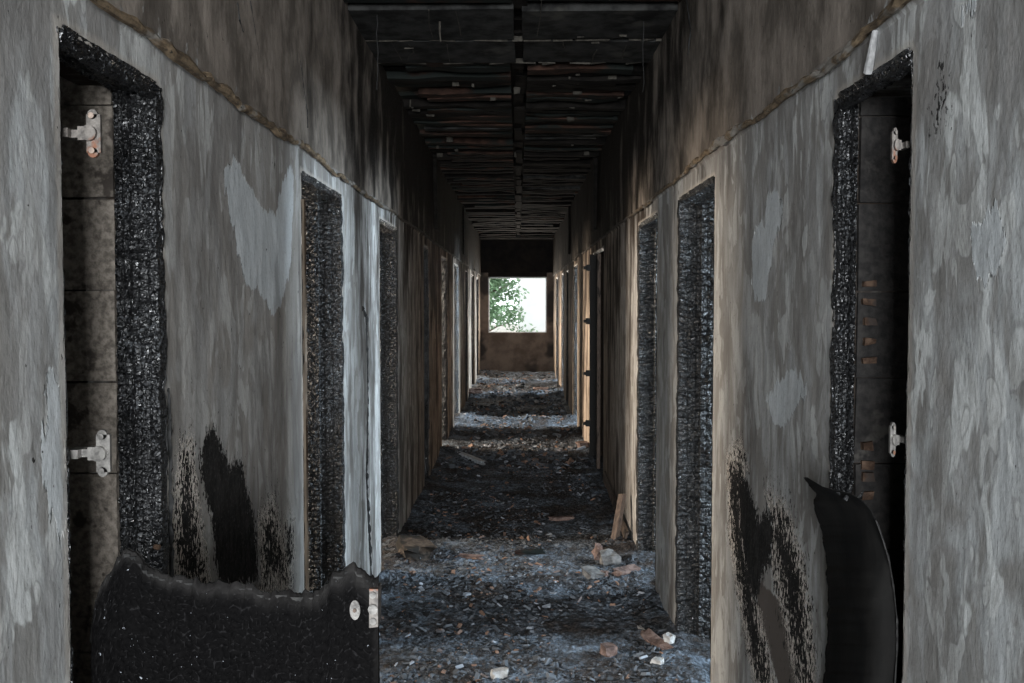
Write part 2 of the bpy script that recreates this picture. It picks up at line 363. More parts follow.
# ------------------------------------------------------------------ long walls
def build_wall(name, xw, s, ops, chars, pales, label):   # s = +1: wall body lies towards +x
    yb = {Y0, Y1}
    for a, b, k in ops: yb |= {round(a,3), round(b,3)}
    yb = sorted(yb); yl = []
    for a, b in zip(yb[:-1], yb[1:]):
        st = .02 if b < 4.6 else (.03 if b < 7 else .06)
        if b <= 1.7: st = .03
        n = max(1, int(round((b-a)/st))); yl += list(np.linspace(a, b, n+1)[:-1])
    yl.append(yb[-1]); yl = np.array(yl)
    zb = [-.02, ZD, ZL-.012, ZL+.012, ZC+.03]; zl = []
    for a, b in zip(zb[:-1], zb[1:]): n = max(1, int(round((b-a)/.03))); zl += list(np.linspace(a, b, n+1)[:-1])
    zl.append(zb[-1]); zl = np.array(zl)
    Yw, Zw = np.meshgrid(yl, zl, indexing='ij')
    topz = lambda y: ZD - (.0)
    rim = np.full(Yw.shape, 9.)
    for a, b, k in ops:
        dx = np.maximum(np.maximum(a-Yw, Yw-b), 0); dz = np.maximum(Zw-ZD, 0); rim = np.minimum(rim, np.hypot(dx, dz))
    damp = np.clip(rim/.05, 0, 1)
    b = .010*(fbm(Yw*1.9, Zw*1.7, 3, 5)-.5) + .004*(fbm(Yw*9, Zw*9, 3, 9)-.5)
    b = b*damp
    above = Zw > ZL+.005
    b = np.where(above, b + .014 + .010*(fbm(Yw*3, Zw*2, 3, 15)-.5), b)
    X = xw - s*b
    mask = np.ones((len(yl)-1, len(zl)-1), bool)
    yc = (yl[:-1]+yl[1:])/2; zc = (zl[:-1]+zl[1:])/2
    for a, b_, k in ops: mask[np.ix_((yc>a)&(yc<b_), zc<ZD)] = False
    V = np.stack([X, Yw, Zw], -1).reshape(-1,3); Fq = gridfaces(len(yl), len(zl), mask)
    if s > 0: pass
    else: Fq = Fq[:, ::-1]
    V = V.tolist(); Fq = Fq.tolist()
    # reveals and back face (coarse)
    xb = xw + s*TH
    def quad(p): n = len(V); V.extend(p); Fq.append([n, n+1, n+2, n+3])
    segs = sorted(ops); cur = Y0
    for a, b_, k in segs:
        quad([(xb,cur,-.02),(xb,a,-.02),(xb,a,ZC),(xb,cur,ZC)]); quad([(xb,a,ZD),(xb,b_,ZD),(xb,b_,ZC),(xb,a,ZC)])
        for yy in (a, b_): quad([(xw,yy,-.02),(xb,yy,-.02),(xb,yy,ZD),(xw,yy,ZD)])
        quad([(xw,a,ZD),(xb,a,ZD),(xb,b_,ZD),(xw,b_,ZD)]); cur = b_
    quad([(xb,cur,-.02),(xb,Y1,-.02),(xb,Y1,ZC),(xb,cur,ZC)])
    quad([(xw,Y0,-.02),(xb,Y0,-.02),(xb,Y0,ZC),(xw,Y0,ZC)])
    o = mesh(name, V, Fq, M['wall']); nv = Yw.size; extra = len(V)-nv
    def A(nm, arr, fill=0.0):
        a_ = o.data.attributes.new(nm, 'FLOAT', 'POINT')
        a_.data.foreach_set('value', np.concatenate([arr.reshape(-1), np.full(extra, fill)]).astype(np.float32))
    conv = lambda poly: [tuple(on_x(px, py, xw))[1:] for px, py in poly]
    cd = np.full(Yw.shape, 1.); fr = np.full(Yw.shape, .2)
    for poly, f in chars:
        d = sdf(Yw, Zw, conv(poly)); fr = np.where(d < cd, f, fr); cd = np.minimum(cd, d)
    pd = np.full(Yw.shape, 1.)
    for poly in pales: pd = np.minimum(pd, sdf(Yw, Zw, conv(poly)))
    A('bare', sdf(Yw, Zw, conv(charR2)) if s > 0 else np.full(Yw.shape, 1.), 1)
    A('char', cd, 1); A('fringe', fr, .2); A('pale', pd, 1); A('rim', rim, 1)
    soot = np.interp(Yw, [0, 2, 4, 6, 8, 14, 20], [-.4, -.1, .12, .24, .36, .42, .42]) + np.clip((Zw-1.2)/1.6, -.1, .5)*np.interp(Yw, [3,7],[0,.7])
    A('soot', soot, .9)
    A('upper', (Zw > ZL).astype(float), 0); A('upedge', np.clip((Zw-ZL)/.30, 0, 1)*.3 + .02 + np.interp(Yw,[1,3.5],[-.02,.2]), 0)
    A('usoot_shade', np.interp(Yw, [0,2.4,4,5.5,8], [-.5,-.25,.12,.50,.85]) + np.clip((Zw-ZL)/.8, 0, 1)*.40*np.interp(Yw,[1,5],[.25,1]), 1)  # smoke stain, plus dimming of light down the corridor put into the colour
    A('warm', np.interp(Yw, [0, 1.6, 2.1, 3.5, 5.5], [.05, .12, .72, .80, .35] if s < 0 else [0, .05, .40, .50, .6])*np.clip(1-(Zw-1.9)/.9, .0, 1)*(.6+.5*fbm(Yw*1.5, Zw*.8, 3, 71)), .3)
    return tag(o, label, 'wall', kind='structure')
charL = [([(207,432),(214,427),(222,447),(232,468),(236,460),(244,466),(248,492),(255,520),(258,583),(222,590),(215,560),(212,520),(204,490),(199,458)], .30),
         ([(183,455),(190,450),(194,490),(200,540),(206,585),(180,590),(176,520)], 1.0),
         ([(262,520),(272,505),(280,540),(290,580),(262,585)], 1.3),
         ([(286,528),(291,524),(292,560),(286,570)], .7)]
charR = [([(735,478),(743,470),(750,490),(760,520),(768,505),(775,530),(772,560),(762,580),(757,610),(752,600),(744,560),(738,520)], .35),
         ([(728,462),(740,452),(745,470),(742,520),(756,600),(772,683),(760,700),(745,620),(732,540)], 1.0),
         ([(768,500),(785,515),(800,560),(808,620),(812,683),(800,690),(785,610),(772,560)], 1.2),
         ([(940,66),(944,64),(945,90),(941,88)], .25), ([(936,112),(939,110),(940,118),(937,118)], .6)]
charR2 = [(757,575),(766,588),(780,600),(792,640),(806,690),(782,700),(772,660),(760,620)]
palL = [[(224,168),(236,160),(246,178),(262,208),(276,215),(284,180),(292,160),(294,200),(292,262),(283,300),(272,318),(266,300),(245,283),(236,240),(228,205)],
        [(50,372),(60,380),(66,470),(64,560),(52,520),(44,470),(46,420)]]
palR = [[(752,245),(757,225),(765,222),(768,195),(775,188),(782,200),(781,225),(776,240),(770,265),(766,300),(758,303),(752,285)],
        [(765,400),(780,378),(792,370),(803,378),(808,390),(800,402),(790,420),(780,428),(772,420)],
        [(975,230),(990,205),(1000,215),(1010,235),(1000,260),(985,290),(975,270)],
        [(954,0),(975,0),(970,15),(963,22),(958,12)]]
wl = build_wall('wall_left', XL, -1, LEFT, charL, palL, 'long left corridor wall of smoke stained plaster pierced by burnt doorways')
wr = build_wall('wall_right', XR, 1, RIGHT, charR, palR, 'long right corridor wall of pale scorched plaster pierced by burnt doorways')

# plaster ledge along both walls
def ledge(name, xw, s, seed, label):
    yy = np.concatenate([np.arange(.9, 5, .02), np.arange(5, Y1, .06)]); pts = []; rs = []
    for i, y in enumerate(yy):
        a = float(fbm(np.array([y*2.2]), np.array([seed*3.1]), 3, seed)[0]) - .5; b_ = float(vnoise(np.array([y*7.]), np.array([1.]), seed+2)[0]); c_ = float(vnoise(np.array([y*24.]), np.array([1.]), seed+7)[0])
        pts.append((xw - s*(.012+.008*b_), y, ZL + a*.05 + (c_-.5)*.012)); rs.append((.0072 + .007*b_*b_ + .005*c_) if y < 4 else .006+.005*b_)
    o = MB().tube(pts, .01, 7, rs).build(name, M['ledge'])
    return tag(o, label, 'ledge', kind='structure')
ledge('trim_1', XL, -1, 4, 'scorched ochre ledge line running along the left wall')
ledge('trim_2', XR, 1, 8, 'scorched ochre ledge line running along the right wall')

# hairline cracks and a broken conduit, parts of the walls
def crack(parent, xw, s, pix, r=.003):
    pts = []
    P0 = [on_x(px, py, xw) for px, py in pix]
    for a, b in zip(P0[:-1], P0[1:]):
        n = max(2, int((b-a).length/.02))
        for i in range(n): p = a.lerp(b, i/n); pts.append((xw - s*.014*(p.z > ZL+.02) , p.y+random.uniform(-.004,.004), p.z+random.uniform(-.003,.003)))
    pts.append((xw - s*.014*(P0[-1].z > ZL+.02), P0[-1].y, P0[-1].z))
    rs = [r*random.uniform(.5,1.5) for _ in pts]
    return MB().tube(pts, r, 5, rs).build('crack', M['black_iron'], parent)
crack(wl, XL, -1, [(245,0),(250,30),(254,55),(258,80),(262,104)])
crack(wl, XL, -1, [(232,2),(234,20),(238,32)], .003)
crack(wl, XL, -1, [(296,60),(300,90),(303,110),(304,128)], .003)
c = crack(wl, XL, -1, [(362,308),(366,318),(367,400),(366,470),(368,520),(371,586)], .010); c.name = 'burnt_joint'
c = crack(wl, XL, -1, [(168,388),(169,430),(170,500),(171,588)], .008); c.name = 'burnt_batten'
c = crack(wl, XL, -1, [(165,320),(164,380),(166,470),(167,590)], .004); c.name = 'burnt_joint'
crack(wr, XR, 1, [(690,0),(694,30),(691,55)], .003)
c = MB().tube([on_x(875,30,XR-.008), on_x(872,50,XR-.010), on_x(868,73,XR-.008)], .006, 8, [.006,.008,.010]).build('plaster_stub', M['grey_plaster'], wr)

# ------------------------------------------------------------------ ceiling: slab, mortar rib and rows of broken tiles
cm = MB().box(-6, 6, -6, Y1+.9, ZC+.075, ZC+.35).build('ceiling', M['ceil_black'])
tag(cm, 'blackened corridor ceiling of broken clay tile rows and concrete strips', 'ceiling', kind='structure')
# smooth strips and concrete planks
def cbox(name, x0,x1,y0,y1,z0,z1,m,j=.004): return MB().box(x0,x1,y0,y1,z0,z1, j=j).build(name, m, cm)
cbox('plank', XL-.02, -.02, 4.42, 4.90, ZC-.005, ZC+.07, M['ceil_grey']); cbox('plank', .02, XR+.02, 4.43, 4.89, ZC-.008, ZC+.07, M['ceil_grey'])
cbox('plank', XL-.02, -.015, 4.94, 5.36, ZC-.01, ZC+.07, M['ceil_grey']); cbox('plank', .03, XR+.02, 4.95, 5.37, ZC-.006, ZC+.07, M['ceil_grey'])
for i in range(16):
    y0 = 1.0+i*.21
    if y0 > 4.3: break
    for x0, x1 in ((XL-.02, -.03), (.04, XR+.02)): cbox('tile', x0, x1, y0, y0+.19, ZC-.002+random.uniform(-.01,.01), ZC+.07, M['clay_dark'])
y = 5.40; k = 0
rows = []
while y < Y1-.05:
    p = .118 if y < 13 else .20
    for x0, x1 in ((XL-.02, -.045), (.055, XR+.02)):
        dz = random.choice([-.012, 0, .0, .012, .028, .05, .06])*random.uniform(.6,1.1); m = M['clay_dark'] if random.random() < (.58 if y < 7.5 else .35) else (M['ceil_black'] if random.random() < .88 else M['ceil_grey'])
        gap = random.uniform(.012, .03)
        e = random.uniform(0,.22)*(random.random()<.4); tw = random.uniform(-.014,.014)
        xs_ = np.linspace(x0+(e if x0 < 0 else 0), x1-(e if x0 > 0 else 0), 5); mb = MB()
        # ragged tile: bottom rippled along its length
        n0 = len(mb.v)
        for i, x in enumerate(xs_):
            r_ = random.uniform(-.008,.008); q = random.uniform(-.006,.006) + tw*(i-2)/2
            mb.v += [(x, y+q, ZC+dz+r_), (x, y+p-gap+q, ZC+dz+r_+random.uniform(-.006,.006)), (x, y+p-gap, ZC+.09), (x, y, ZC+.09)]
        for i in range(4):
            a = i*4
            mb.f += [(a,a+1,a+5,a+4),(a+1,a+2,a+6,a+5),(a+3,a,a+4,a+7)]
        mb.f += [(3,2,1,0),(16,17,18,19)]
        mb.build('tile', m, cm)
    y += p
rib = MB(); yy = 1.0
while yy < Y1:
    L = random.uniform(.15,.6); rib.box(-.032+random.uniform(-.014,.014), .04+random.uniform(-.018,.018), yy, yy+L-.01, ZC+.030+random.uniform(-.020,.016), ZC+.07, j=.003); yy += L
rib.build('mortar_rib', M['ceil_black'], cm)
for pix in ([(427,10),(433,38)],[(391,42),(402,60)],[(410,44),(413,52),(408,60)],[(447,44),(450,62)],[(457,12),(461,36)],[(595,50),(592,62)],[(626,45),(622,60)],[(563,40),(565,48)],[(540,0),(537,36)]):
    pts = [on_z(px, py, ZC-.008) for px, py in pix]; pts = [p + Vector((random.uniform(-.01,.01),0,0)) for a, b in zip(pts[:-1], pts[1:]) for p in (a, a.lerp(b,.5))]+[pts[-1]]
    MB().tube(pts, .003, 5, [.003*random.uniform(.5,1.4) for _ in pts]).build('mortar_seam', M['ceil_pale'], cm)
for y in (4.925, 5.385):
    b = MB(); x = XL
    while x < XR:
        w = random.uniform(.06,.2); b.box(x, min(x+w*.9, XR), y-.008, y+.006, ZC-.008, ZC+.05, j=.006); x += w + (random.random()<.3)*.08
    b.build('mortar_crust', M['ceil_pale'], cm)
cr = MB()
for i in range(30):
    y = random.uniform(4.45, 9); x = random.uniform(XL+.05, XR-.05); w = random.uniform(.01,.06)
    cr.box(x, x+w, y, y+random.uniform(.004,.012), ZC-.012, ZC+.03, j=.005)
tag(cr.build('mortar_crumb', M['ceil_pale'], cm), kind='stuff')
# longitudinal cover beams at far end
cbox('beam', XL, XR, 19.4, 20.1, ZC-.03, ZC+.07, M['ceil_grey'])
# small pier blocks under the ceiling on both sides
for xw, s, y in ((XR,1,8.9),(XL,-1,8.9),(XR,1,13.4),(XL,-1,13.4)):
    MB().box(min(xw, xw-s*.045), max(xw, xw-s*.045), y, y+.35, ZL+.12, ZC+.01, j=.004).build('pier', M['ceil_black'], wl if s < 0 else wr)

# ------------------------------------------------------------------ end wall with window opening
WX0, WX1, WZ0, WZ1 = -.63, .61, .99, 2.17
ew = MB().box(XL-.3, WX0, Y1, Y1+.2, -.02, ZC+.07).box(WX1, XR+.3, Y1, Y1+.2, -.02, ZC+.07).box(WX0, WX1, Y1, Y1+.2, -.02, WZ0).build('wall_end', M['end'])
tag(ew, 'end wall of the corridor, brown smoked plaster below the bright window', 'wall', kind='structure')
MB().box(WX0, WX1, Y1, Y1+.2, WZ1, ZC+.07).build('lintel', M['end_black'], ew)
MB().box(XL, XR, Y1-.035, Y1, 2.26, ZC+.07).build('beam', M['end_black'], ew)
wf = MB().box(WX0, WX0+.025, Y1+.08, Y1+.13, WZ0, WZ1).box(WX1-.025, WX1, Y1+.08, Y1+.13, WZ0, WZ1).box(WX0, WX1, Y1+.08, Y1+.13, WZ1-.025, WZ1).box(WX0, WX1, Y1+.08, Y1+.13, WZ0, WZ0+.02).build('window_1', M['pale_wood'])
tag(wf, 'thin pale frame around the bright opening at the corridor end', 'window', kind='structure')

# ------------------------------------------------------------------ rooms beside the corridor
def room_shell():
    for s, xw, ops, nm in ((-1, XL, LEFT, 'left'), (1, XR, RIGHT, 'right')):
        xi = xw+s*TH; xo = xi+s*OUT
        mb = MB(); lo, hi = min(xo, xo+s*.2), max(xo, xo+s*.2)
        doors = [(a+b)/2 for a, b, k in ops if k == 'door']; cur = -6.0
        mb.box(lo, hi, cur, Y1+.2, -.02, 1.05); mb.box(lo, hi, cur, Y1+.2, 2.25, ZC+.08)
        for d in doors: mb.box(lo, hi, cur, d-.6, 1.05, 2.25); cur = d+.6
        mb.box(lo, hi, cur, Y1+.2, 1.05, 2.25)
        tag(mb.build('wall_outer_'+nm, M['room']), 'outer wall of the %s hand side rooms with plain window openings' % nm, 'wall', kind='structure')
        # partitions
        cuts = [Y0-.12, 2.75 if s < 0 else 2.9] + [(p+q)/2 for p, q in zip(doors[:-1], doors[1:])] + [Y1]
        pw = MB()
        for c in cuts: pw.box(min(xi,xo), max(xi,xo), c-.05, c+.07, -.02, ZC+.08)
        tag(pw.build('wall_partition_'+nm, M['room']), 'cross walls dividing the %s hand side rooms' % nm, 'wall', kind='structure')
room_shell()
# hall behind the camera
hb = MB().box(-4.6,-1.6,-5.2,-5.0,-.02,ZC+.08).box(1.8,4.6,-5.2,-5.0,-.02,ZC+.08).box(-1.6,1.8,-5.2,-5.0,-.02,.9).box(-1.6,1.8,-5.2,-5.0,2.6,ZC+.08).build('wall_back', M['hall'])
tag(hb, 'hall wall behind the corridor mouth with a wide window opening', 'wall', kind='structure')

# ------------------------------------------------------------------ charred door frames
def char_board(name, origin, u, v, n, wu, wv, res=.006, pu=.020, pv=.013, amp=.007, mat=None, parent=None, seed=0, thick=.02, edge=.006, rebate=None):
    """alligatored char on a board: u, v span the face, n points out of it"""
    nu = max(4, int(wu/res)+1); nv = max(4, int(wv/res)+1)
    U, V_ = np.meshgrid(np.linspace(0,wu,nu), np.linspace(0,wv,nv), indexing='ij')
    c, cid = cells(U/pu + .5*fbm(U*30,V_*30,2,seed), V_/pv + .9*fbm(U*18,V_*8,2,seed+3), seed); c2, cid2 = cells(U/pu*2.6, V_/pv*2.3, seed+50)
    h = amp*np.clip(c*2.2,0,1)**.7*(.35+.75*cid)*(.75+.25*np.clip(c2*3,0,1)) + .012*(fbm(U*10, V_*3.3, 3, seed+6)-.5)
    h = h - amp*.6*np.clip(1.1-2.2*fbm(U*6+3,V_*1.6,3,seed+21),0,.8)*np.clip(c*2,0,1)
    for g in (.28,.52,.80): h = h - .004*np.exp(-((U-wu*g)/.0025)**2)
    if rebate: h = h + np.where(U > rebate[0], rebate[1], 0)
    e = np.minimum(np.minimum(U, wu-U), np.minimum(V_, wv-V_)); border = (e < 1e-6)
    ru = edge*(fbm(V_*22, U*0+1, 3, seed+8)-.5)*2*np.where(U < wu*.5, 1, 0)*np.clip(1-U/.02,0,1)
    h = np.where(border, -thick, h)
    O = np.array(origin); u = np.array(u, float); v = np.array(v, float); n = np.array(n, float)
    pts = O + (U+ru)[...,None]*u + V_[...,None]*v + h[...,None]*n
    fq = gridfaces(nu, nv)
    if np.dot(np.cross(u, v), n) < 0: fq = fq[:, ::-1]
    return mesh(name, pts.reshape(-1,3), fq, mat or M['char'], parent, smooth=False)

ORD = ['nearest', 'second', 'third', 'fourth', 'fifth', 'sixth', 'seventh', 'eighth', 'ninth']
nd = 0
def frame(side, i, a, b, k):
    global nd; nd += 1
    s = -1 if side == 'left' else 1; xw = XL if s < 0 else XR
    e = empty('door_%d' % nd, (xw+s*TH/2, (a+b)/2, 0))
    tag(e, '%s burnt doorway in the %s wall, lined with charred timber frame' % (ORD[i], side), 'doorway', kind='structure')
    near = b < 7; res = .005 if b < 5 else (.008 if b < 7 else .02)
    amp = .008 if b < 7 else .010
    L = lambda p: (p[0]-e.location[0], p[1]-e.location[1], p[2])
    w = .165 if k == 'door' else (.10 if s < 0 else .05)
    pu, pv = (.085, .028) if k == 'door' else (.040, .024)
    if side == 'left' and k == 'door': pu, pv = .03, .022
    amp = .013 if k == 'door' else .010
    # far jamb faces the camera (-y); corridor edge ragged
    char_board('jamb', L((xw-s*.004, b-.012, .0)), (s,0,0), (0,0,1), (0,-1,0), w, ZD, res, pu, pv, amp, parent=e, seed=nd*7, rebate=(w*.62, .012) if near else None)
    char_board('jamb', L((xw-s*.003, a+.012, .0)), (s,0,0), (0,0,1), (0,1,0), w, ZD, res*2.5, pu, pv*1.5, amp, parent=e, seed=nd*7+1)
    char_board('head', L((xw-s*.004, a+.012, ZD-.012)), (s,0,0), (0,1,0), (0,0,-1), w, b-a-.024, res*1.3, pu, .02, amp, parent=e, seed=nd*7+2)
    # casing strips left on the wall face round the opening
    cw = .020 if near else .012
    cmat = M['char']
    char_board('casing', L((xw, b-.008, .0)), (0,1,0), (0,0,1), (-s,0,0), cw, ZD, max(res,.006), .02, .03, .006, cmat, e, nd*7+3, .012, .004)
    if near and k == 'closet':
        char_board('casing', L((xw, a-.006, .0)), (0,1,0), (0,0,1), (-s,0,0), .016, ZD, .006, .02, .03, .005, cmat, e, nd*7+4, .012, .004)
        char_board('casing', L((xw, a, ZD-.032)), (0,0,1), (0,1,0), (-s,0,0), .04, b-a, .006, .02, .03, .008, cmat, e, nd*7+5, .012, .006)
    return e
DL = [frame('left', i, *o) for i, o in enumerate(LEFT)]
DR = [frame('right', i, *o) for i, o in enumerate(RIGHT)]

# ------------------------------------------------------------------ closets: shallow niches lined with blocks
def closet(side, a, b, ord_, near):
    s = -1 if side == 'left' else 1; xw = XL if s < 0 else XR; xi = xw+s*TH
    yb = b+.10; ya = a-.10; xo = xi+s*.55
    e = MB()
    e.box(min(xi,xo), max(xi,xo), yb+.08, yb+.14, 0, ZC)           # far cheek
    e.box(min(xi,xo), max(xi,xo), ya-.08, ya-.02, 0, ZC)           # near cheek
    e.box(min(xo,xo+s*.06), max(xo,xo+s*.06), ya-.08, yb+.14, 0, ZC)
    o = e.build('closet_wall', M['mortar' if side == 'left' else 'void'])
    tag(o, 'blackened masonry lining of the %s narrow closet in the %s wall' % (ord_, side), 'wall', kind='structure')
    if not near: return o
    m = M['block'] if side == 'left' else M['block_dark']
    # far cheek blocks (facing the camera)
    z = .01; r = 0; J = .10 if s < 0 else .05
    while z < ZC-.2:
        h = .205
        cuts = [0, .20, .40, .52] if r % 2 else [0, .30, .52]
        for c0, c1 in zip(cuts[:-1], cuts[1:]):
            x0, x1 = xw+s*(J+c0+.001), xw+s*(J+c1-.002); d = random.uniform(-.004,.004)
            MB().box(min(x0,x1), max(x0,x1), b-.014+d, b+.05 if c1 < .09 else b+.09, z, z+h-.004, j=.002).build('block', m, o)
        z += h; r += 1
    # the slip of masonry behind the frame: hollow clay ends
    return o
cl1 = closet('left', 1.67, 2.13, 'nearest', True); cr1 = closet('right', 1.83, 2.26, 'nearest', True)
closet('left', 8.08, 8.48, 'second', False); closet('right', 8.32, 9.5, 'second', False)
closet('left', 14.45, 14.85, 'farthest', False); closet('right', 14.2, 14.6, 'farthest', False)
def slip(xw, s, y, x0, x1, z0, z1, par, mat):      # rough slip of masonry closing the niche behind the jamb
    nx = 14; nz = int((z1-z0)/.02)
    U, V_ = np.meshgrid(np.linspace(x0,x1,nx), np.linspace(z0,z1,nz), indexing='ij')
    h = .012*(fbm(U*14,V_*10,4,3)-.5)
    p = np.stack([U, y+h, V_], -1).reshape(-1,3); f = gridfaces(nx,nz)
    return mesh('render_coat', p, f, mat, par)
for py in (168, 205, 232, 260, 286, 380, 402, 422, 441):
    p = on_y(124, py, 2.11)
    MB().box(p.x-.012, p.x+.012, 2.108, 2.135, p.z-.012, p.z+.010, j=.002).build('brick_hole', M['void'], cl1)
for py in (283, 302, 321, 341, 360):
    p = on_y(870, py, 2.24); MB().box(p.x-.016, p.x+.014, 2.234, 2.27, p.z-.008, p.z+.006, j=.003).build('clay_end', M['clay'], cr1)
for py in (446, 466, 476, 496):
    p = on_y(868, py, 2.24); MB().box(p.x-.014, p.x+.012, 2.234, 2.27, p.z-.010, p.z+.010, j=.003).build('clay_end', M['clay'], cr1)

# ------------------------------------------------------------------ concealed hinges left on the closet frames
def hinge(parent, base, s, z, m1, scale=1.0, screw='steel_red'):
    """arm from the near jamb, cup plate hanging free at its end; s = direction into the wall"""
    x, y = base; L = parent.location
    r = empty('hinge', (x-L[0], y-L[1], z-L[2])); r.parent = parent
    k = scale
    a = MB().box(-.002*k, .016*k, -.008*k, .03*k, -.008*k, .008*k).box(.004*k, .045*k, .006*k, .018*k, -.007*k, .007*k)
    a.cyl((.050*k, .006*k, 0), (0,1,0), .014*k, .02*k, 14); a.box(.030*k,.052*k,.0,.02*k,-.012*k,.012*k)
    b = MB().box(.044*k, .069*k, .004*k, .012*k, -.034*k, .034*k).cyl((.055*k,.008*k,.034*k),(0,1,0),.009*k,.008*k,12).cyl((.055*k,.008*k,-.034*k),(0,1,0),.009*k,.008*k,12)
    return r, a, b
def place_hinge(parent, loc, z, flip, mat, screw):
    r, a, b = hinge(parent, loc, 1, z, mat)
    if flip: r.scale = (-1, 1, 1)
    a.build('arm', mat, r); b.build('plate', mat, r)
    for dz in (.031, -.031): MB().cyl((.055,.001,dz),(0,1,0),.0055,.006,10,.004).build('screw', screw, r)
    return r
for (px, py), m in (((66,135), M['rust']), ((76,452), M['steel'])):
    p = on_y(px, py, 1.72); place_hinge(DL[0], (p.x, 1.70), p.z, False, m, M['steel_red'] if py < 300 else M['steel'])
for (px, py), m in (((908,145), M['rust']), ((906,440), M['steel'])):
    p = on_y(px, py, 1.86); h = place_hinge(DR[0], (p.x-.0, 1.86), p.z, True, m, M['rust']); h.scale = (-.42, 1, .8)
# knob screw head on the left jamb
p = on_x(157, 547, XL+.006); q = DL[0].location
MB().cyl((p.x-q[0], p.y-q[1], p.z), (1,-.5,0), .006, .012, 10).build('screw', M['clay'], DL[0])

# far right closet frame: dark upright with four hinges
q = DR[3].location
st = MB().box(XR-.034-q[0], XR+.03-q[0], 9.46-q[1], 9.50-q[1], 0, ZD, j=.003).build('stile', M['char_dull'], DR[3])
MB().box(XR-.01-q[0], XR+.02-q[0], 8.86-q[1], 8.90-q[1], 0, ZD-.02, j=.003).build('mullion', M['brown_wood'], DR[3])
for z in (1.97, 1.44, .92, .42):
    MB().box(XR-.075-q[0], XR-.03-q[0], 9.44-q[1], 9.47-q[1], z-.03, z+.03).box(XR-.10-q[0], XR-.07-q[0], 9.44-q[1], 9.46-q[1], z-.015, z+.015).build('hinge', M['black_iron'], DR[3])

# ------------------------------------------------------------------ burnt lower half of a closet door, standing open across the left side
yl = 1.70
top = [(88,640),(91,603),(97,588),(107,572),(113,560),(124,553),(133,556),(141,566),(150,570),(162,579),(176,578),(190,582),(205,583),(222,583),(236,587),(250,588),(262,592),(276,596),(290,593),(305,597),(318,594),(326,588),(330,576),(340,573),(346,567),(352,565),(357,571),(366,577),(377,580)]
tp = [on_y(px, py, yl) for px, py in top]
tx = np.array([p.x for p in tp]); tz = np.array([p.z for p in tp])
lf = empty('charred_door_leaf', (float(tx[0]), yl, 0))
tag(lf, 'lower half of a charred door leaf standing open from the nearest left doorway', 'door')
nu, nv = 150, 300
u = np.linspace(tx[0], tx[-1], nu)
ztop = np.interp(u, tx, tz) + .009*(fbm(u*90, u*0, 3, 4)-.5)*2 + .004*(vnoise(u*300, u*0, 4)-.5)
def leaf_face(name, yoff, sgn, mat):
    vv = np.linspace(0,1,nv)**.6
    U = np.repeat(u[:,None], nv, 1); Z = .02 + (ztop[:,None]-.02)*vv[None,:]
    c, cid = cells(U/.013+2.2*fbm(U*26,Z*26,2,2)+.35*Z/.014, Z/.014+2.2*fbm(U*26,Z*26,2,9), 6)
    wv = np.clip(c*2.5,0,1)
    h = .0014*wv*(.6+.5*cid) + .010*(fbm(U*9,Z*9,3,5)-.5)
    te = (ztop[:,None]-Z); h = h - .016*np.exp(-te/.012) - .008*np.exp(-te/.05)*fbm(U*25, Z*25, 3, 12)
    h = h - .012*np.exp(-(U-u[0])/.006) - .010*np.exp(-(u[-1]-U)/.004)
    edge = np.exp(-te/(.010+.03*fbm(U*7,Z*0,2,5))) + .5*np.exp(-(u[-1]-U)/.012)
    Yy = yl + yoff - sgn*h
    P = np.stack([U-tx[0], Yy-yl, Z], -1).reshape(-1,3); f = gridfaces(nu, nv)
    if sgn < 0: f = f[:, ::-1]
    o = mesh(name, P, f, mat, lf)
    a = o.data.attributes.new('edge', 'FLOAT', 'POINT'); a.data.foreach_set('value', edge.reshape(-1).astype(np.float32))
    a = o.data.attributes.new('crk', 'FLOAT', 'POINT'); a.data.foreach_set('value', wv.reshape(-1).astype(np.float32))
    return o
def leafmat():
    t = NT('crazed_char'); n = t.noise(120, 4, .6); b = t.noise(9, 4, .6)
    c = t.mix(t.ramp(n, .4, .7), (.0012,.0011,.0012), (.0035,.0033,.0034))
    c = t.mix(t.ramp(t.attr('crk'), .04, .30, .6, 0), c, (.015,.0145,.015))
    c = t.mix(t.math('MULTIPLY', t.ramp(t.attr('edge'), .15, .7), t.ramp(b,.35,.6,.35,1)), c, (.019,.018,.0175))
    c = t.mix(t.ramp(t.noise(150,2,.5,(1,1,1),(5,5,5)), .755, .77), c, (.22,.23,.25))
    return t.done(c, t.ramp(n,.3,.7,.65,.9), t.bump(n,.25,.002), .03)
M['crazed'] = leafmat()
leaf_face('face', 0, 1, M['crazed']); leaf_face('back_face', .036, -1, M['crazed'])
core = MB(); U0 = u[::3]
for i in range(len(U0)-1):
    zt = min(np.interp(U0[i], u, ztop), np.interp(U0[i+1], u, ztop))-.006
    core.box(U0[i]-tx[0]+(.006 if i == 0 else 0), U0[i+1]-tx[0], .010, .026, .02, float(zt))
core.build('core', M['ash_edge'], lf)
p = on_y(355, 610, yl-.006)
MB().cyl((p.x-tx[0], -.005, p.z), (0,1,0), .0095, .004, 18).build('keyhole_plate', M['steel'], lf).scale = (1,1,1)
ek = lf.children[-1]
for v in ek.data.vertices: v.co.z = p.z + (v.co.z-p.z)*1.9
MB().cyl((p.x-tx[0], -.009, p.z), (0,1,0), .0035, .004, 10).build('keyhole', M['brown_wood'], lf)
p = on_y(373, 607, yl)
MB().box(p.x-tx[0]-.006, p.x-tx[0]+.009, -.004, .040, p.z-.036, p.z+.034, j=.001).build('lock_plate', M['rust'], lf)
for dz, r in ((.024,.006),(-.002,.009),(-.024,.006)): MB().cyl((p.x-tx[0]+.001, -.006, p.z+dz),(0,1,0), r, .006, 12).build('bolt', M['steel'], lf)

